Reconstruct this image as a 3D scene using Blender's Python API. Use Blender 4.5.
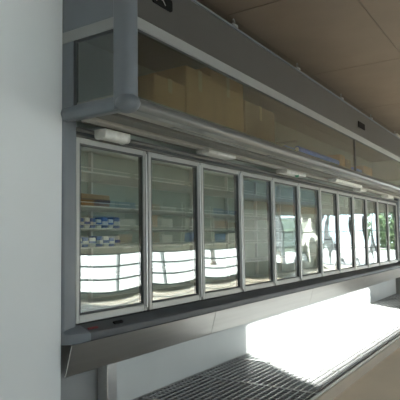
import bpy, bmesh, math, random
from mathutils import Vector, Matrix
random.seed(7)
for o in list(bpy.data.objects):
    bpy.data.objects.remove(o)
scene = bpy.context.scene
C = scene.collection

# ------------------------------------------------------------------ camera
cam_d = bpy.data.cameras.new('camera')
cam_d.sensor_width = 36.0
cam_d.lens = 47.07
cam_d.clip_end = 300
cam = bpy.data.objects.new('camera', cam_d)
C.objects.link(cam)
YAW, PITCH, ROLL = math.radians(56.904), math.radians(4.306), math.radians(-0.857)
F = Vector((math.sin(YAW) * math.cos(PITCH), math.cos(YAW) * math.cos(PITCH), math.sin(PITCH)))
R0 = Vector((math.cos(YAW), -math.sin(YAW), 0))
U0 = R0.cross(F)
R = R0 * math.cos(ROLL) + U0 * math.sin(ROLL)
U = -R0 * math.sin(ROLL) + U0 * math.cos(ROLL)
m = Matrix((R, U, -F)).transposed().to_4x4()
m.translation = Vector((-2.487, -2.622, 1.310))
cam.matrix_world = m
scene.camera = cam

# ------------------------------------------------------------------ world, sun, exposure
world = bpy.data.worlds.new('sky')
scene.world = world
world.use_nodes = True
wb = world.node_tree.nodes['Background']
wb.inputs['Color'].default_value = (0.85, 0.925, 1.0, 1)
wb.inputs['Strength'].default_value = 8.0

SLOPE_Z, SLOPE_X = 0.42, 0.80          # the sun falls .42 m and drifts .80 m sideways per metre
sun_d = bpy.data.lights.new('sun', 'SUN')
sun_d.energy = 78
sun_d.angle = math.radians(0.9)
sun_d.color = (1.0, 0.97, 0.91)
sun = bpy.data.objects.new('sun', sun_d)
C.objects.link(sun)
sun.location = (-12, -16, 9)
sun.rotation_euler = Vector((SLOPE_X, 1.0, -SLOPE_Z)).to_track_quat('-Z', 'Y').to_euler()

scene.view_settings.view_transform = 'Standard'
scene.view_settings.look = 'None'
scene.view_settings.gamma = 1
scene.view_settings.use_curve_mapping = False
scene.view_settings.exposure = -0.12

# window openings of the shop; the wall across the aisle stands at y = OPP, the far end wall at x = END
OPP, END, LEFT, BACK, CEIL = -6.0, 20.0, -8.0, -0.03, 3.6
OPENINGS = [  # x0, x1, z0, z1
    (-7.6, -3.4, 0.70, 2.90),
    (-2.38, 2.50, 2.205, 2.99),
    (2.75, 4.9, 0.80, 1.90),  # added opening, lets more daylight onto the floor
    (5.2, 13.2, 0.12, 1.02),
    (16.6, 19.7, 0.30, 2.25),
]
END_OPEN = [(-5.85, -0.9, 0.15, 2.3)]   # y0, y1, z0, z1
def portal(name, loc, rot, sx, sy):
    d = bpy.data.lights.new(name, 'AREA')
    d.shape = 'RECTANGLE'; d.size = sx; d.size_y = sy
    d.cycles.is_portal = True
    o = bpy.data.objects.new(name, d); C.objects.link(o)
    o.location = loc; o.rotation_euler = rot
for (a, b, c, d) in OPENINGS:
    portal('window_portal', ((a + b) / 2, OPP - .12, (c + d) / 2), (math.radians(90), 0, 0), b - a, d - c)
for (a, b, c, d) in END_OPEN:
    portal('window_portal', (END + .12, (a + b) / 2, (c + d) / 2), (math.radians(90), 0, math.radians(90)), b - a, d - c)

# ------------------------------------------------------------------ materials
MATS = {}
def new_mat(name):
    mt = bpy.data.materials.new(name); mt.use_nodes = True
    MATS[name] = mt
    return mt, mt.node_tree.nodes, mt.node_tree.links
def solid(name, col, rough=.5, metal=0.0, var=.06, scale=6.0, bump=0.0, stretch=(1, 1, 1), spec=.5):
    """procedural surface: base colour with a noise mottling, optional fine relief"""
    mt, n, l = new_mat(name)
    b = n['Principled BSDF']
    b.inputs['Roughness'].default_value = rough
    b.inputs['Metallic'].default_value = metal
    b.inputs['Specular IOR Level'].default_value = spec
    tc = n.new('ShaderNodeTexCoord'); mp = n.new('ShaderNodeMapping')
    mp.inputs['Scale'].default_value = stretch
    nz = n.new('ShaderNodeTexNoise'); nz.inputs['Scale'].default_value = scale
    nz.inputs['Detail'].default_value = 4
    rp = n.new('ShaderNodeValToRGB')
    lo = [max(0, c * (1 - var)) for c in col]; hi = [min(1, c * (1 + var)) for c in col]
    rp.color_ramp.elements[0].color = (*lo, 1); rp.color_ramp.elements[1].color = (*hi, 1)
    rp.color_ramp.elements[0].position = .3; rp.color_ramp.elements[1].position = .7
    l.new(tc.outputs['Object'], mp.inputs['Vector']); l.new(mp.outputs['Vector'], nz.inputs['Vector'])
    l.new(nz.outputs['Fac'], rp.inputs['Fac']); l.new(rp.outputs['Color'], b.inputs['Base Color'])
    if bump:
        bp = n.new('ShaderNodeBump'); bp.inputs['Strength'].default_value = bump
        bp.inputs['Distance'].default_value = .01
        l.new(nz.outputs['Fac'], bp.inputs['Height']); l.new(bp.outputs['Normal'], b.inputs['Normal'])
    return mt
def glass(name, f0, tint, warp=0.0, warp_scale=2.0):
    """a pane: clear transmission with a Schlick mirror reflection, slightly wavy"""
    mt, n, l = new_mat(name)
    n.remove(n['Principled BSDF'])
    out = n['Material Output']
    geo = n.new('ShaderNodeNewGeometry')
    dot = n.new('ShaderNodeVectorMath'); dot.operation = 'DOT_PRODUCT'
    l.new(geo.outputs['Incoming'], dot.inputs[0]); l.new(geo.outputs['Normal'], dot.inputs[1])
    def mth(op, a=None, b=None, va=None, vb=None):
        x = n.new('ShaderNodeMath'); x.operation = op
        if a is not None: l.new(a, x.inputs[0])
        if va is not None: x.inputs[0].default_value = va
        if b is not None: l.new(b, x.inputs[1])
        if vb is not None: x.inputs[1].default_value = vb
        return x.outputs[0]
    c = mth('ABSOLUTE', dot.outputs['Value'])
    k = mth('SUBTRACT', b=c, va=1.0)
    k = mth('POWER', k, vb=5.0)
    k = mth('MULTIPLY', k, vb=1 - f0)
    fac = mth('ADD', k, vb=f0)
    tr = n.new('ShaderNodeBsdfTransparent'); tr.inputs['Color'].default_value = (*tint, 1)
    gl = n.new('ShaderNodeBsdfGlossy'); gl.inputs['Roughness'].default_value = 0.0
    gl.inputs['Color'].default_value = (1, 1, 1, 1)
    if warp:
        tc = n.new('ShaderNodeTexCoord'); nz = n.new('ShaderNodeTexNoise')
        nz.inputs['Scale'].default_value = warp_scale; nz.inputs['Detail'].default_value = 0
        bp = n.new('ShaderNodeBump'); bp.inputs['Strength'].default_value = 1.0
        bp.inputs['Distance'].default_value = warp
        l.new(tc.outputs['Object'], nz.inputs['Vector'])
        l.new(nz.outputs['Fac'], bp.inputs['Height']); l.new(bp.outputs['Normal'], gl.inputs['Normal'])
    mx = n.new('ShaderNodeMixShader')
    l.new(fac, mx.inputs['Fac']); l.new(tr.outputs[0], mx.inputs[1]); l.new(gl.outputs[0], mx.inputs[2])
    l.new(mx.outputs[0], out.inputs['Surface'])
    return mt

solid('wall_paint', (.73, .775, .80), .75, var=.03, scale=1.2, bump=.02)
solid('shop_wall', (.50, .49, .45), .8, var=.05, scale=1.5)
solid('ceiling_board', (.22, .175, .135), .75, var=.07, scale=1.6)
solid('ceiling_seam', (.20, .165, .13), .9)
solid('floor_beige', (.82, .71, .575), .35, var=.04, scale=2.5)
solid('kick_beige', (.50, .44, .36), .5, var=.04, scale=2.5)
solid('blue_grey', (.155, .178, .205), .42, var=.04, scale=5)
solid('rail_grey', (.125, .13, .13), .3, var=.05, scale=4)
solid('fascia', (.062, .062, .060), .45, var=.05, scale=3)
solid('strip', (.27, .285, .285), .4, var=.04, scale=4)
solid('aluminium', (.39, .40, .39), .38, metal=.25, var=.05, scale=10, stretch=(1, 1, .1))
solid('dark_gap', (.035, .042, .045), .6)
solid('gasket', (.07, .08, .08), .7)
solid('sill_dark', (.070, .078, .088), .5, var=.08, scale=8)
solid('stainless', (.62, .62, .61), .38, metal=1.0, var=.05, scale=4, stretch=(.2, 6, 6))
solid('galvanised', (.50, .51, .51), .35, metal=.85, var=.08, scale=9)
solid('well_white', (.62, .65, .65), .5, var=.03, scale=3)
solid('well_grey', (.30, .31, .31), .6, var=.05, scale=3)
solid('tray_dark', (.035, .038, .042), .6, var=.1, scale=5)
solid('grate_metal', (.42, .43, .44), .40, metal=.4, var=.08, scale=14)
solid('under_panel', (.20, .20, .185), .6, var=.12, scale=5, stretch=(.3, 3, 1))
solid('under_strip', (.44, .44, .40), .5, var=.10, scale=6, stretch=(.4, 2, 1))
solid('under_dark', (.07, .07, .065), .7)
solid('interior', (.40, .47, .445), .5, var=.04, scale=3)
solid('shelf_wire', (.72, .74, .74), .35, var=.04)
solid('cardboard', (.31, .165, .07), .85, var=.12, scale=5, stretch=(1, 1, .4))
solid('cardboard_dark', (.17, .10, .05), .85, var=.12, scale=5)
solid('cardboard_orange', (.50, .26, .12), .8, var=.1)
solid('tape', (.31, .20, .10), .5)
solid('blue_film', (.03, .15, .70), .35, var=.15, scale=12)
solid('blue_pack', (.06, .16, .45), .4, var=.12, scale=9)
solid('white_pack', (.75, .77, .75), .4, var=.05)
solid('red_pack', (.50, .10, .06), .45)
solid('orange_pack', (.62, .33, .14), .5)
solid('white_plastic', (.70, .71, .68), .45, var=.12, scale=22, bump=.5)
solid('green_plastic', (.03, .20, .11), .4)
solid('black_plastic', (.008, .008, .008), .7, spec=.1)
solid('grey_print', (.30, .30, .29), .5)
solid('red_plastic', (.20, .03, .035), .4)
solid('dark_metal', (.08, .085, .09), .4, metal=.4)
solid('canopy_back', (.24, .25, .25), .6, var=.06, scale=2)
solid('concrete', (.62, .61, .58), .85, var=.06, scale=.6)
solid('leaf', (.05, .085, .03), .7, var=.3, scale=4)
solid('bark', (.12, .085, .06), .9, var=.2, scale=6)
solid('gondola', (.50, .50, .47), .5, var=.04)
solid('brown_pack', (.36, .22, .12), .6, var=.2, scale=6)
solid('steel_blue', (.36, .47, .62), .5, var=.1)
glass('door_glass', .13, (.90, .95, .93), warp=.0016, warp_scale=1.8)
glass('canopy_glass', .08, (.80, .86, .82), warp=.001, warp_scale=1.0)
glass('window_glass', .05, (.95, .97, .96))
glass('shop_glass', .06, (.84, .87, .87))

# ------------------------------------------------------------------ mesh helpers
class MB:
    def __init__(self): self.bm = bmesh.new()
    def box(self, x0, x1, y0, y1, z0, z1, bevel=0.0, seg=1, rot=None, piv=None):
        r = bmesh.ops.create_cube(self.bm, size=1.0)
        vs = r['verts']
        for v in vs:
            v.co = Vector(((x0 + x1) / 2 + v.co.x * (x1 - x0), (y0 + y1) / 2 + v.co.y * (y1 - y0), (z0 + z1) / 2 + v.co.z * (z1 - z0)))
        if bevel:
            es = list({e for v in vs for e in v.link_edges})
            q = bmesh.ops.bevel(self.bm, geom=es, offset=bevel, segments=seg, affect='EDGES', profile=.5)
            vs = list({v for f in q['faces'] for v in f.verts} | {v for v in vs if v.is_valid})
        if rot is not None:
            bmesh.ops.transform(self.bm, matrix=Matrix.Translation(piv) @ rot @ Matrix.Translation(-Vector(piv)), verts=vs)
        return self
    def prism(self, prof, a0, a1, axis='x'):
        """closed profile swept straight; prof is (y,z) for axis x, (x,y) for axis z, (x,z) for axis y"""
        def pt(p, a):
            if axis == 'x': return (a, p[0], p[1])
            if axis == 'z': return (p[0], p[1], a)
            return (p[0], a, p[1])
        A = [self.bm.verts.new(pt(p, a0)) for p in prof]
        B = [self.bm.verts.new(pt(p, a1)) for p in prof]
        n = len(prof)
        for i in range(n):
            self.bm.faces.new((A[i], A[(i + 1) % n], B[(i + 1) % n], B[i]))
        self.bm.faces.new(A[::-1]); self.bm.faces.new(B)
        return self
    def tube(self, pts, r, seg=8):
        """round bar through the points, closed ends"""
        pts = [Vector(p) for p in pts]
        rings = []
        for i, p in enumerate(pts):
            t = (pts[min(i + 1, len(pts) - 1)] - pts[max(i - 1, 0)]).normalized()
            a = t.cross(Vector((0, 0, 1)))
            if a.length < .05: a = t.cross(Vector((1, 0, 0)))
            a.normalize(); b = t.cross(a)
            rr = r[i] if isinstance(r, (list, tuple)) else r
            rings.append([self.bm.verts.new(p + (a * math.cos(k * 2 * math.pi / seg) + b * math.sin(k * 2 * math.pi / seg)) * rr) for k in range(seg)])
        for i in range(len(rings) - 1):
            for k in range(seg):
                self.bm.faces.new((rings[i][k], rings[i][(k + 1) % seg], rings[i + 1][(k + 1) % seg], rings[i + 1][k]))
        self.bm.faces.new(rings[0][::-1]); self.bm.faces.new(rings[-1])
        return self
    def mesh(self, name, mat, smooth=False):
        bmesh.ops.recalc_face_normals(self.bm, faces=self.bm.faces)
        me = bpy.data.meshes.new(name)
        self.bm.to_mesh(me); self.bm.free()
        me.materials.append(MATS[mat])
        if smooth:
            me.polygons.foreach_set('use_smooth', [True] * len(me.polygons))
            me.set_sharp_from_angle(angle=math.radians(38))
        return me
    def build(self, name, mat, parent=None, smooth=False):
        return link(name, self.mesh(name, mat, smooth), parent)
def link(name, me, parent=None, loc=None):
    o = bpy.data.objects.new(name, me); C.objects.link(o)
    if parent is not None: o.parent = parent
    if loc is not None: o.location = loc
    return o
def tag(o, label, cat, group=None):
    o['label'] = label; o['category'] = cat
    if group: o['group'] = group
    return o
def thing(name, label, cat, loc=(0, 0, 0), group=None):
    o = bpy.data.objects.new(name, None); o.empty_display_size = .1
    C.objects.link(o); o.location = loc
    return tag(o, label, cat, group)
def struct(o):
    o['kind'] = 'structure'
    return o
def rounded(pts, radii, seg=6):
    """polygon with rounded corners"""
    out = []; n = len(pts)
    for i in range(n):
        p = Vector(pts[i]); r = radii[i]
        if r <= 0: out.append(tuple(p)); continue
        a = (Vector(pts[i - 1]) - p).normalized(); b = (Vector(pts[(i + 1) % n]) - p).normalized()
        ang = a.angle(b); d = r / math.tan(ang / 2)
        c = p + (a + b).normalized() * (r / math.sin(ang / 2))
        s = p + a * d - c; e = p + b * d - c
        for k in range(seg + 1):
            t = k / seg
            v = s.lerp(e, t); v.normalize()
            out.append(tuple(c + v * r))
    return out

# ------------------------------------------------------------------ the room
struct(MB().box(LEFT, END, OPP, .9, -.12, 0).build('floor', 'floor_beige'))
ceil = struct(MB().box(LEFT, END, OPP, .9, CEIL + .012, CEIL + .15).build('ceiling', 'ceiling_seam'))
PX, PY = 2.4, 1.22
pan = MB().box(-PX / 2 + .006, PX / 2 - .006, -PY / 2 + .005, PY / 2 - .005, 0, .012, .003).mesh('ceiling_panel', 'ceiling_board')
x = 4.45 + PX / 2 - 5 * PX
while x + PX / 2 < END + .1:
    y = -.03 - PY / 2
    while y - PY / 2 > OPP - .2:
        link('ceiling_panel', pan, ceil, (x, y, CEIL))
        y -= PY
    x += PX
wl = MB()
wl.box(LEFT, -.15, BACK, .9, 0, CEIL + .012)
struct(wl.build('wall_back_near', 'wall_paint'))
struct(MB().box(9.62, END, BACK, .9, 0, CEIL + .012).build('wall_back_far', 'shop_wall'))
struct(MB().box(-.15, 9.62, .80, .9, 0, CEIL + .012).build('wall_behind_freezer', 'shop_wall'))
struct(MB().box(LEFT - .2, LEFT, OPP, .9, 0, CEIL + .012).build('wall_left', 'shop_wall'))
# wall across the aisle, with its window openings
def pierced(name, lo, hi, openings, make):
    """wall strips around rectangular openings that do not overlap along the wall"""
    mb = MB(); cur = lo
    for (a, b, c, d) in sorted(openings):
        if a > cur: make(mb, cur, a, 0, CEIL + .012)
        make(mb, a, b, 0, c); make(mb, a, b, d, CEIL + .012)
        cur = b
    if cur < hi: make(mb, cur, hi, 0, CEIL + .012)
    return struct(mb.build(name, 'shop_wall'))
pierced('wall_front', LEFT - .2, END + .2, OPENINGS, lambda mb, a, b, c, d: mb.box(a, b, OPP - .18, OPP, c, d))
pierced('wall_right', OPP, .9, END_OPEN, lambda mb, a, b, c, d: mb.box(END, END + .18, a, b, c, d))
def window(n, axis, a, b, c, d, nv, nh):
    fr = MB(); t = .035
    def bar(p0, p1, q0, q1):
        if axis == 'x': fr.box(p0, p1, OPP - .13, OPP - .07, q0, q1)
        else: fr.box(END + .07, END + .13, p0, p1, q0, q1)
    bar(a, b, c, c + t); bar(a, b, d - t, d); bar(a, a + t, c, d); bar(b - t, b, c, d)
    w = struct(fr.build('window_%d' % n, 'dark_metal'))
    for i in range(1, nv):
        fr = MB(); q = a + (b - a) * i / nv; bar(q - t / 2, q + t / 2, c + t, d - t); fr.build('mullion', 'dark_metal', w)
    for i in range(1, nh):
        fr = MB(); q = c + (d - c) * i / nh; bar(a + t, b - t, q - t / 2, q + t / 2); fr.build('transom', 'dark_metal', w)
    g = MB()
    if axis == 'x': g.box(a + t, b - t, OPP - .103, OPP - .097, c + t, d - t)
    else: g.box(END + .097, END + .103, a + t, b - t, c + t, d - t)
    g.build('pane', 'window_glass' if n < 3 else 'shop_glass', w)
window(1, 'x', *OPENINGS[0], 3, 2)
window(2, 'x', *OPENINGS[1], 1, 1)
window(3, 'x', *OPENINGS[3], 4, 3)
window(5, 'x', *OPENINGS[4], 5, 3)
window(6, 'x', *OPENINGS[2], 2, 1)  # unseen window added to brighten the floor by the well
window(4, 'y', *END_OPEN[0], 8, 3)
# outdoors, seen through the windows in the doors' reflections
struct(MB().box(-60, 90, -70, 40, -.32, -.14).build('ground_outside', 'concrete'))
# unseen building added only to keep the sun off the near window
nb = thing('sun_blocker', 'plain pale building added across the yard to keep sun off the near window', 'building', (-18.8, -12.5, -.14))
MB().box(-10, 10.5, -.5, .5, 0, 5.6).build('blocker_wall', 'concrete', nb)
MB().box(-10.1, 10.55, -.55, .55, 5.6, 5.8).build('blocker_top', 'shop_wall', nb)

# ------------------------------------------------------------------ the freezer run
PITCHX, ND, DZ, DH = .78, 12, .76, 1.262
XE = ND * PITCHX                      # 9.36
fz = thing('freezer_cabinet', 'long grey wall freezer with a row of twelve upright glass doors', 'freezer', (0, 0, 0))
# carcass
MB().box(-.13, XE + .14, .66, .72, .62, 2.14).build('back_panel', 'interior', fz)
MB().box(-.13, XE + .14, .05, .66, .66, .74).build('cabinet_floor', 'interior', fz)
MB().box(-.13, XE + .14, .05, .66, 2.08, 2.14).build('cabinet_roof', 'interior', fz)
MB().box(-.10, -.02, .06, .66, .74, 2.08).build('side_panel', 'interior', fz)
MB().box(XE + .02, XE + .10, .06, .66, .74, 2.08).build('side_panel', 'interior', fz)
# pilasters at both ends of the door row
for (a, b) in ((-.149, -.022), (XE + .004, XE + .16)):
    p = rounded([(a, .06), (a, -.045), (b, -.03), (b, .06)], [0, .02, .012, 0])
    MB().prism(p, .70, 2.13, 'z').build('end_pilaster', 'blue_grey', fz, True)
MB().box(-.022, -.001, -.004, .05, .75, 2.04).build('pilaster_gap', 'dark_gap', fz)
# beam above the doors, three stepped strips
MB().box(-.022, XE + .004, .0, .06, DZ + DH + .006, 2.09, .004).build('door_header', 'under_panel', fz)
MB().box(-.022, XE + .004, -.028, .0, DZ + DH + .035, 2.075, .004).build('header_moulding', 'under_panel', fz)
MB().box(-.022, XE + .004, -.012, .0, DZ + DH + .012, DZ + DH + .033).build('header_seam', 'dark_gap', fz)
# door posts
post = MB().box(-.028, .028, .03, .075, DZ - .01, DZ + DH + .02).mesh('door_post', 'dark_gap')
for i in range(ND + 1):
    link('door_post', post, fz, (i * PITCHX - .004, 0, 0))
# doors (all share their meshes): light aluminium frame, black gasket, glass pane
x0, x1 = .006, PITCHX - .022
st, rt, rb = .035, .040, .052
fm = MB()
fm.box(x0, x0 + st, 0, .042, DZ, DZ + DH, .005)
fm.box(x1 - st, x1, 0, .042, DZ, DZ + DH, .005)
fm.box(x0 + st, x1 - st, .002, .04, DZ + DH - rt, DZ + DH, .004)
fm.box(x0 + st, x1 - st, .002, .04, DZ, DZ + rb, .004)
door_me = fm.mesh('door', 'aluminium')
gm = MB(); g = .012
gm.box(x0 + st, x0 + st + g, .006, .036, DZ + rb, DZ + DH - rt)
gm.box(x1 - st - g, x1 - st, .006, .036, DZ + rb, DZ + DH - rt)
gm.box(x0 + st, x1 - st, .006, .036, DZ + DH - rt - g, DZ + DH - rt)
gm.box(x0 + st, x1 - st, .006, .036, DZ + rb, DZ + rb + g)
gask_me = gm.mesh('gasket', 'gasket')
# the sealed panes are drawn in a few millimetres, which bends what they mirror
pm = MB(); NU, NV, BOW = 12, 18, .0024
pa, pb, pc, pd = x0 + st + .004, x1 - st - .004, DZ + rb + .004, DZ + DH - rt - .004
faces_grid = []
for off in (.016, .024):
    grid = []
    for j in range(NV + 1):
        row = []
        for i in range(NU + 1):
            u, v = 2 * i / NU - 1, 2 * j / NV - 1
            row.append(pm.bm.verts.new((pa + (pb - pa) * i / NU, off + BOW * (1 - u * u) * (1 - v * v), pc + (pd - pc) * j / NV)))
        grid.append(row)
    for j in range(NV):
        for i in range(NU):
            pm.bm.faces.new((grid[j][i], grid[j][i + 1], grid[j + 1][i + 1], grid[j + 1][i]))
    faces_grid.append(grid)
fa, fb = faces_grid
loop = lambda g: [g[0][i] for i in range(NU)] + [g[j][NU] for j in range(NV)] + [g[NV][i] for i in range(NU, 0, -1)] + [g[j][0] for j in range(NV, 0, -1)]
la, lb = loop(fa), loop(fb)
for k in range(len(la)):
    pm.bm.faces.new((la[k], la[(k + 1) % len(la)], lb[(k + 1) % len(la)], lb[k]))
pane_me = pm.mesh('glass_pane', 'door_glass', True)
hand_me = MB().prism(rounded([(x1 - .024, .0), (x1 - .024, -.016), (x1 - .006, -.016), (x1 - .006, .0)], [0, .006, .006, 0], 3), DZ + .03, DZ + DH - .03, 'z').mesh('handle', 'galvanised', True)
for i in range(ND):
    d = link('door', door_me, fz, (i * PITCHX, 0, 0))
    link('gasket', gask_me, d); link('glass_pane', pane_me, d); link('handle', hand_me, d)
# wire shelves inside, five levels in each bay
sm = MB()
for y in (.16, .62): sm.tube([(.02, y, 0), (.74, y, 0)], .006, 6)
sm.tube([(.02, .16, .03), (.74, .16, .03)], .004, 5)
for k in range(19): sm.box(.03 + k * .0385, .034 + k * .0385, .16, .62, -.002, .002)
for x in (.02, .74): sm.box(x - .004, x + .004, .16, .62, -.006, .004)
shelf_me = sm.mesh('shelf', 'shelf_wire')
SHELVES = (.82, 1.05, 1.26, 1.40, 1.565, 1.82)
for i in range(ND):
    for z in SHELVES: link('shelf', shelf_me, fz, (i * PITCHX, 0, z))
up = MB().box(-.012, .012, .62, .655, .74, 2.08).mesh('shelf_upright', 'shelf_wire')
for i in range(1, ND): link('shelf_upright', up, fz, (i * PITCHX, 0, 0))
# sill under the doors: dark top sloping to a rounded nose, blue-grey end cap
prof = rounded([(.05, .755), (-.03, .752), (-.125, .712), (-.125, .655), (.05, .655)], [0, .01, .018, .018, 0])
MB().prism(prof, .02, XE + .16, 'x').build('sill', 'sill_dark', fz, True)
cap = MB()
ring = []
for k in range(7):
    a = math.pi / 2 * k / 6
    xx = .02 - .17 * math.sin(a); pull = (1 - math.cos(a)) * .10
    ring.append([cap.bm.verts.new((xx, max(p[0], -.125 + pull) if p[0] < -.02 else p[0], p[1])) for p in prof])
for k in range(6):
    for q in range(len(prof)):
        cap.bm.faces.new((ring[k][q], ring[k][(q + 1) % len(prof)], ring[k + 1][(q + 1) % len(prof)], ring[k + 1][q]))
cap.bm.faces.new(ring[-1])
cap.build('sill_end_cap', 'blue_grey', fz, True)
# buttons lying on the sloping top of the sill
TOP = Matrix.Rotation(math.atan2(.040, .095), 4, 'X')
MB().box(.035, .125, -.090, -.072, .7275, .7395, .003, rot=TOP, piv=(.08, -.08, .731)).build('red_button', 'red_plastic', fz)
MB().box(.285, .375, -.090, -.064, .7275, .7435, .003, rot=TOP, piv=(.33, -.08, .731)).build('sill_switch', 'black_plastic', fz)
# sloping stainless apron under the sill, in sheets
for a, b in ((-.135, 1.60), (1.60, 4.0), (4.0, 6.4), (6.4, XE + .16)):
    MB().prism([(-.105, .655), (-.050, .458), (-.056, .455), (-.113, .655)], a + .003, b - .003, 'x').build('apron', 'stainless', fz)
MB().tube([(-.137, -.052, .456), (XE + .16, -.052, .456)], .005, 6).build('apron_hem', 'galvanised', fz)

# ------------------------------------------------------------------ well below, with its floor of grates
wellt = thing('freezer_well', 'low open white well running along the floor under the freezer doors', 'freezer base', (0, 0, 0))
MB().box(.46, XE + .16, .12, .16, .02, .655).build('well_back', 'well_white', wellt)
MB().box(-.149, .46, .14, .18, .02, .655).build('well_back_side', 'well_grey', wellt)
MB().box(-.149, XE + .16, -1.10, .16, .004, .02).build('well_tray', 'tray_dark', wellt)
MB().box(-.149, XE + .16, -1.135, -1.10, 0.0, .095, .004).build('front_kick', 'kick_beige', wellt)
MB().box(-.149, XE + .16, -1.122, -1.100, .095, .110, .004).build('front_rail', 'white_plastic', wellt)
pst = thing('support_post', 'square stainless steel post standing under the left end of the freezer', 'post', (.33, .02, .02))
MB().box(0, .10, 0, .10, .0, .60, .006).build('post_tube', 'stainless', pst)
MB().box(-.015, .115, -.01, .10, .0, .008).build('foot_plate', 'galvanised', pst)
ORD = ['first', 'second', 'third', 'fourth', 'fifth', 'sixth', 'seventh', 'eighth', 'ninth', 'tenth', 'eleventh', 'twelfth']
gb = MB(); GW, GD = PITCHX - .008, 1.20; CELL = .040
nx, ny = 15, 20
for k in range(1, nx): x = GW * k / nx; gb.box(x - .0035, x + .0035, .0, GD, .016, .024)
cross_me = gb.mesh('cross_bar', 'grate_metal')
gb = MB()
for k in range(1, ny): y = GD * k / ny; gb.box(0, GW, y - .0045, y + .0045, .020, .030)
long_me = gb.mesh('long_bar', 'grate_metal')
gb = MB()
gb.box(0, GW, 0, .012, 0, .031); gb.box(0, GW, GD - .012, GD, 0, .031); gb.box(0, .010, 0, GD, 0, .031); gb.box(GW - .010, GW, 0, GD, 0, .031)
gfr_me = gb.mesh('grate_frame', 'galvanised')
ft_me = MB().box(-.012, .012, -.012, .012, -.03, .006).mesh('grate_foot', 'galvanised')
for i in range(ND):
    g = thing('floor_grate', 'grey metal grate in the well below the %s glass door from the white wall' % ORD[i], 'grate', (i * PITCHX + .004, -1.092, .05), 'grates laid along the freezer well')
    for (nm, me) in (('grate_frame', gfr_me), ('long_bars', long_me), ('cross_bars', cross_me)):
        o = link(nm, me, g)
        if nm != 'grate_frame': o['kind'] = 'stuff'
    for fx in (.02, GW - .02):
        for fy in (.02, GD - .02): link('grate_foot', ft_me, g, (fx, fy, 0))

# ------------------------------------------------------------------ glazed canopy above the doors
cp = thing('glazed_canopy', 'grey overhanging canopy with glass sides above the freezer doors', 'canopy', (0, 0, 0))
CX0, CX1, CY = -.15, XE + .20, -.61
MB().box(CX0 + .01, CX1, -.57, .55, 2.142, 2.20).build('canopy_floor', 'under_panel', cp)
MB().box(CX0 + .01, CX1, -.57, .55, 3.0, 3.02).build('canopy_roof', 'fascia', cp)
MB().box(CX0 + .01, CX1, .55, .57, 2.142, 3.02).build('canopy_back', 'canopy_back', cp)
# corner post, rounded on its outer edge
pp = rounded([(-.165, -.488), (-.165, -.622), (-.074, -.622), (-.074, -.488)], [.015, .075, .02, 0], 8)
MB().prism(pp, 2.10, 3.03, 'z').build('corner_post', 'blue_grey', cp, True)
ball = MB(); bmesh.ops.create_uvsphere(ball.bm, u_segments=20, v_segments=12, radius=1.0)
for v in ball.bm.verts: v.co = Vector((-.112 + v.co.x * .070, -.560 + v.co.y * .085, 2.138 + v.co.z * .060))
ball.build('corner_boss', 'blue_grey', cp, True)
# bottom rail, rounded nose, front and end
rp = rounded([(-.50, 2.175), (-.60, 2.180), (-.63, 2.135), (-.60, 2.095), (-.50, 2.105)], [.01, .02, .03, .02, .01], 5)
MB().prism(rp, -.10, CX1, 'x').build('front_rail', 'rail_grey', cp, True)
re = rounded([(-.06, 2.19), (-.145, 2.19), (-.165, 2.145), (-.145, 2.095), (-.06, 2.105)], [.01, .02, .025, .02, .01], 5)
MB().prism(re, -.56, -.032, 'y').build('end_rail', 'blue_grey', cp, True)
# light strip and fascia
MB().box(-.075, CX1, CY, CY + .04, 2.612, 2.685, .004).build('light_strip', 'strip', cp)
MB().box(-.075, CX1, CY + .004, CY + .05, 2.687, 3.02, .004).build('front_fascia', 'fascia', cp)
MB().box(-.075, CX1, CY - .008, CY + .03, 3.02, 3.032).build('fascia_cap', 'blue_grey', cp)
MB().box(CX0 - .004, CX0 + .03, -.49, -.032, 2.612, 2.685, .004).build('end_strip', 'strip', cp)
MB().box(CX0, CX0 + .03, -.49, -.032, 2.687, 3.40, .002).build('end_fascia', 'blue_grey', cp)
MB().box(CX0 - .004, CX0 + .03, -.135, -.032, 2.18, 2.612, .004).build('end_stile', 'blue_grey', cp)
MB().box(CX0 + .002, CX0 + .02, -.160, -.135, 2.18, 2.612).build('end_stile_groove', 'dark_gap', cp)
MB().box(CX0 + .004, CX0 + .02, -.49, -.16, 2.597, 2.612).build('end_glass_groove', 'dark_gap', cp)
MB().box(-.075, CX1, CY + .01, CY + .03, 2.597, 2.612).build('glass_groove', 'dark_gap', cp)
MB().box(CX0 + .008, CX0 + .014, -.489, -.155, 2.185, 2.60).build('end_glass', 'canopy_glass', cp)
# front glass in panes, one slim mullion between each pair
edges = [-.06, 4.40, CX1]
for a, b in zip(edges, edges[1:]):
    MB().box(a + .012, b - .012, CY + .012, CY + .018, 2.175, 2.60).build('front_glass', 'canopy_glass', cp)
MB().box(4.385, 4.415, CY + .004, CY + .03, 2.175, 2.60).build('glass_mullion', 'fascia', cp)
# fascia plates and top hooks
npl = MB().prism(rounded([(.075, 2.835), (.075, 2.915), (.285, 2.915), (.285, 2.835)], [.015] * 4, 3), CY - .008, CY + .004, 'y').build('nameplate', 'black_plastic', cp)
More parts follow.
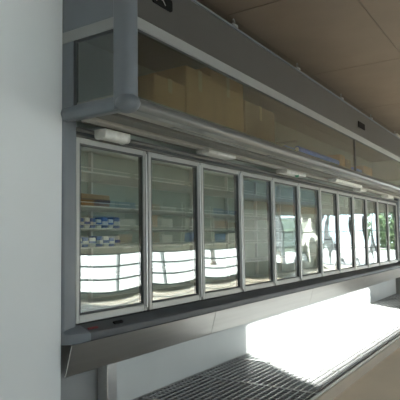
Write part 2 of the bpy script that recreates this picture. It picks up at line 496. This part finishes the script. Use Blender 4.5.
# its pale mark, too blurred to read as letters: an open bow above a bar
q = MB()
q.tube([(.108, CY - .009, 2.852), (.118, CY - .009, 2.874), (.145, CY - .009, 2.882), (.180, CY - .009, 2.876), (.205, CY - .009, 2.852)], .004, 5)
q.build('nameplate_mark', 'grey_print', npl)
MB().box(4.56, 4.86, CY - .008, CY + .004, 2.80, 2.885, .005).build('fascia_plate', 'black_plastic', cp)
hk = MB()
hk.box(-.02, .02, -.02, .02, 0, .03, .005); hk.tube([(0, 0, .03), (0, 0, .085), (.02, 0, .10), (.045, 0, .085), (.05, 0, .06)], .007, 6)
hk.box(.0, .085, -.028, -.018, -.005, .03, .003)
bmesh.ops.scale(hk.bm, vec=(.65, .65, .65), verts=hk.bm.verts)
hook_me = hk.mesh('top_bracket', 'strip', True)
for x in (1.13, 2.45, 3.85, 5.2, 6.7, 8.2): link('top_bracket', hook_me, cp, (x, CY, 3.032))
# underside: stepped panels, light channels
MB().box(-.06, CX1, -.50, -.415, 2.112, 2.140, .003).build('soffit_strip', 'under_strip', cp)
MB().box(-.06, CX1, -.412, -.375, 2.128, 2.142).build('soffit_groove', 'under_dark', cp)
MB().box(-.06, CX1, -.372, -.240, 2.105, 2.140, .003).build('soffit_strip', 'under_panel', cp)
MB().box(-.06, CX1, -.238, -.195, 2.130, 2.142).build('soffit_groove', 'under_dark', cp)
MB().box(-.06, CX1, -.192, -.110, 2.100, 2.140, .003).build('soffit_strip', 'under_strip', cp)
MB().box(-.06, CX1, -.108, -.034, 2.122, 2.142).build('soffit_groove', 'under_dark', cp)
x = .5
while x < CX1:
    MB().box(x, x + 1.1, -.47, -.43, 2.104, 2.113, .002).build('soffit_cover', 'strip', cp)
    x += 1.56

# ------------------------------------------------------------------ small fittings under the canopy
def fitting(x, y, z, ln, dep, hgt, kind, label, tilt=0):
    t = thing('lamp_housing', label, 'lamp housing', (x, y, z), 'white fittings under the canopy')
    t.rotation_euler = (math.radians(tilt), 0, 0)
    p = rounded([(-dep / 2, 0), (-dep / 2, -hgt), (dep / 2, -hgt), (dep / 2, 0)], [.004, hgt * .4, hgt * .4, .004], 4)
    MB().prism(p, .012, ln - .012, 'x').build('housing', 'white_plastic', t, True)
    p2 = [(a * 1.06, b * 1.06) for a, b in p]
    for a in (0, ln - .014): MB().prism(p2, a, a + .014, 'x').build('end_cap', 'white_plastic', t, True)
    if kind == 'clip':
        for a in (.2, .72): MB().box(ln * a, ln * a + .03, -.012, .012, -.002, .012, .003).build('clip', 'white_plastic', t)
    if kind == 'green':
        bl = MB(); bmesh.ops.create_uvsphere(bl.bm, u_segments=12, v_segments=8, radius=.042)
        for v in bl.bm.verts: v.co = Vector((ln * .62 + v.co.x * 1.1, -dep * .3 + v.co.y * .6, -hgt * .75 + v.co.z * .8))
        bl.build('indicator', 'green_plastic', t, True)
    return t
fitting(.145, -.085, 2.085, .26, .10, .066, 'clip', 'white plastic lamp housing hanging above the leftmost glass door')
fitting(1.36, -.15, 2.098, .48, .13, .028, '', 'flat pale fitting under the canopy above the third glass door')
fitting(3.03, -.15, 2.098, .58, .13, .040, 'green', 'white fitting with a green indicator under the canopy')
fitting(4.40, -.28, 2.104, 1.20, .11, .040, '', 'longest pale fitting under the canopy, right of the green one')
fitting(5.95, -.15, 2.098, .34, .12, .045, '', 'small white fitting under the canopy, second from right')
fitting(7.75, -.15, 2.098, .42, .12, .045, '', 'rightmost small white fitting under the canopy')

# ------------------------------------------------------------------ goods behind the canopy glass
def carton(x0, x1, y0, y1, h, mat, label, z=2.20, flap=False, grp='cartons behind the canopy glass'):
    t = thing('cardboard_box', label, 'box', ((x0 + x1) / 2, (y0 + y1) / 2, z), grp)
    w, d = (x1 - x0) / 2, (y1 - y0) / 2
    MB().box(-w, w, -d, d, 0, h, .006).build('carton_body', mat, t)
    MB().box(-.025, .025, -d - .002, d + .002, h * .62, h + .002).build('tape', 'tape', t)
    if flap:
        MB().box(-w, w, -d * .9, -d * .9 + .008, h - .005, h + .16, .0, rot=Matrix.Rotation(math.radians(-28), 4, 'X'), piv=(0, -d, h)).build('flap', mat, t)
carton(.30, .68, -.44, -.16, .26, 'cardboard', 'low brown cardboard box behind the canopy glass, nearest the corner post')
carton(.685, 1.06, -.45, -.1, .42, 'cardboard', 'tall narrow brown cardboard box beside the low one behind canopy glass')
carton(1.065, 1.62, -.43, -.05, .52, 'cardboard', 'tallest wide brown cardboard box behind the canopy glass')
carton(1.63, 2.25, -.44, .0, .36, 'cardboard_dark', 'dark brown cardboard box right of the tallest box')
carton(3.92, 4.12, -.55, -.38, .15, 'cardboard_orange', 'small orange brown box at the end of the blue tubes')
carton(4.15, 4.36, -.55, -.36, .12, 'cardboard_dark', 'small dark brown box just left of the glass mullion')
carton(5.0, 5.45, -.54, -.34, .13, 'cardboard_orange', 'small orange brown box right of the glass mullion')
for k, (y, z, r, x0, x1) in enumerate(((-.52, 2.236, .036, 2.62, 3.88), (-.43, 2.236, .036, 2.50, 3.80))):
    t = thing('blue_roll', ('front' if k == 0 else 'rear') + ' long blue roll lying behind the canopy glass', 'roll', (x0, y, z), 'blue rolls')
    MB().tube([(0, 0, 0), (x1 - x0, 0, 0)], r, 14).build('film', 'blue_film', t, True)
    MB().tube([(-.015, 0, 0), (x1 - x0 + .015, 0, 0)], r * .6, 10).build('core', 'white_pack', t, True)
t = thing('dark_rod', 'dark bar lying on the canopy floor left of the blue rolls', 'bar', (2.12, -.52, 2.225))
MB().tube([(0, 0, 0), (.45, -.01, .085)], .016, 8).build('rod', 'dark_metal', t, True)
MB().box(-.03, .03, -.03, .03, -.025, .0, .004).build('rod_foot', 'dark_metal', t)
t = thing('blue_packet', 'flat dark blue packet right of the glass mullion behind canopy glass', 'packet', (4.5, -.48, 2.20))
MB().box(0, .42, -.06, .06, 0, .055, .014, 2).build('packet_body', 'blue_film', t, True)

# ------------------------------------------------------------------ goods on the shelves of the first bay
def pack(x, z, w, h, d, mat, band, label, grp):
    t = thing('food_packet', label, 'packet', (x, .19, z + .006), grp)
    MB().box(0, w, 0, d, 0, h, .008, 2).build('packet_body', mat, t, True)
    MB().box(-.001, w + .001, -.001, .004, h * .30, h * .62).build('printed_band', band, t)
k = 0
for (z, grp, what) in ((1.40, 'packets on the middle shelf', 'middle'), (1.26, 'packets on the lower shelf', 'lower')):
    x = .06
    for j in range(10):
        w = random.uniform(.060, .082)
        if x + w > .72: break
        mat, band, cn = [('blue_pack', 'white_pack', 'blue packet with a white band'), ('white_pack', 'blue_pack', 'white packet with a blue band')][(j + (what == 'lower')) % 2]
        pack(x, z, w - .008, random.uniform(.065, .09), .09, mat, band, '%s, %s of the %s shelf behind the leftmost door' % (cn, ORD[j], what), grp)
        x += w
pack(.06, 1.565, .16, .11, .12, 'orange_pack', 'red_pack', 'orange box with red band on the upper shelf behind the leftmost door', 'boxes on the upper shelf')
pack(.24, 1.565, .30, .09, .14, 'brown_pack', 'cardboard_dark', 'wide brown box on the upper shelf behind the leftmost door', 'boxes on the upper shelf')

# ------------------------------------------------------------------ across the aisle and outdoors (seen in the reflections)
def gondola(x, label):
    t = thing('goods_shelf', label, 'shelf', (x, OPP + .0, 0), 'wall shelves across the aisle')
    MB().box(0, 1.9, .0, .03, 1.10, 2.3).build('back_board', 'gondola', t)
    for z in (1.20, 1.62, 2.04): MB().box(0, 1.9, .03, .38, z, z + .03).build('shelf_board', 'gondola', t)
    for a in (0, 1.87): MB().box(a, a + .03, .03, .38, 1.10, 2.3).build('upright', 'gondola', t)
    return t
gi = 0
names = ['leftmost', 'second', 'third', 'rightmost']
for x in (5.3, 7.25, 9.2, 11.15):
    gondola(x, 'pale wall shelf of packets across the aisle, %s of the four' % names[gi]); gi += 1
    for zi, z in enumerate((1.23, 1.65, 2.07)):
        for j in range(4):
            w = random.uniform(.30, .42); h = random.uniform(.16, .32) if zi < 2 else random.uniform(.1, .2)
            mat, cn = random.choice([('blue_pack', 'blue'), ('white_pack', 'white'), ('brown_pack', 'brown'), ('orange_pack', 'orange'), ('white_pack', 'white')])
            o = MB().box(0, w, 0, .22, 0, h, .01, 2).build('boxed_goods', mat, None, True)
            o.location = (x + .06 + j * .45, OPP + .10, z)
            tag(o, '%s box, %s on the %s board of the %s wall shelf across the aisle' % (cn, ORD[j], ('bottom', 'middle', 'top')[zi], names[gi - 1]), 'box', 'boxed goods on the wall shelves across the aisle')
struct(MB().box(13.3, END, OPP, OPP + .03, 2.72, 3.45).build('trim_1', 'steel_blue'))
struct(MB().box(13.3, END, OPP, OPP + .05, 2.34, 2.62).build('trim_2', 'brown_pack'))
struct(MB().box(13.3, 16.5, OPP, OPP + .02, .5, 2.3).build('trim_3', 'white_pack'))
def tree(x, y, h, r, label):
    t = thing('leafy_tree', label, 'tree', (x, y, -.14), 'trees outside the windows')
    MB().tube([(0, 0, 0), (.05, .03, h * .3), (-.04, 0, h * .6)], [.11, .09, .05], 8).build('trunk', 'bark', t, True)
    mb = MB()
    for k in range(420):
        u = Vector((random.gauss(0, 1), random.gauss(0, 1), random.gauss(0, 1))).normalized() * random.uniform(.45, 1)
        c = Vector((u.x * r, u.y * r, h * .62 + u.z * h * .38))
        a = Vector((random.uniform(-1, 1), random.uniform(-1, 1), random.uniform(-1, 1))).normalized()
        b = a.orthogonal().normalized(); s = random.uniform(.10, .2)
        vs = [mb.bm.verts.new(c + q) for q in (a * s * 1.4, b * s * .6, -a * s * 1.4, -b * s * .6)]
        mb.bm.faces.new(vs)
    o = mb.build('crown', 'leaf', t); o['kind'] = 'stuff'
tree(29, -4.9, 2.6, .8, 'nearest leafy tree outside the far end window')
tree(36, -2.6, 3.0, 1.0, 'leafy tree outside the far end window, behind the nearest')
tree(44, -8.2, 4.0, 1.5, 'farthest and tallest leafy tree outside the end window')
tree(20.5, -8.6, 2.2, .7, 'small dense tree outside the narrow window, nearest the glass')
tree(25.0, -9.6, 2.6, .9, 'dense tree outside the narrow window, second from the glass')
tree(24.0, -13.5, 3.4, 1.2, 'tall tree outside the narrow window, behind the two dense ones')
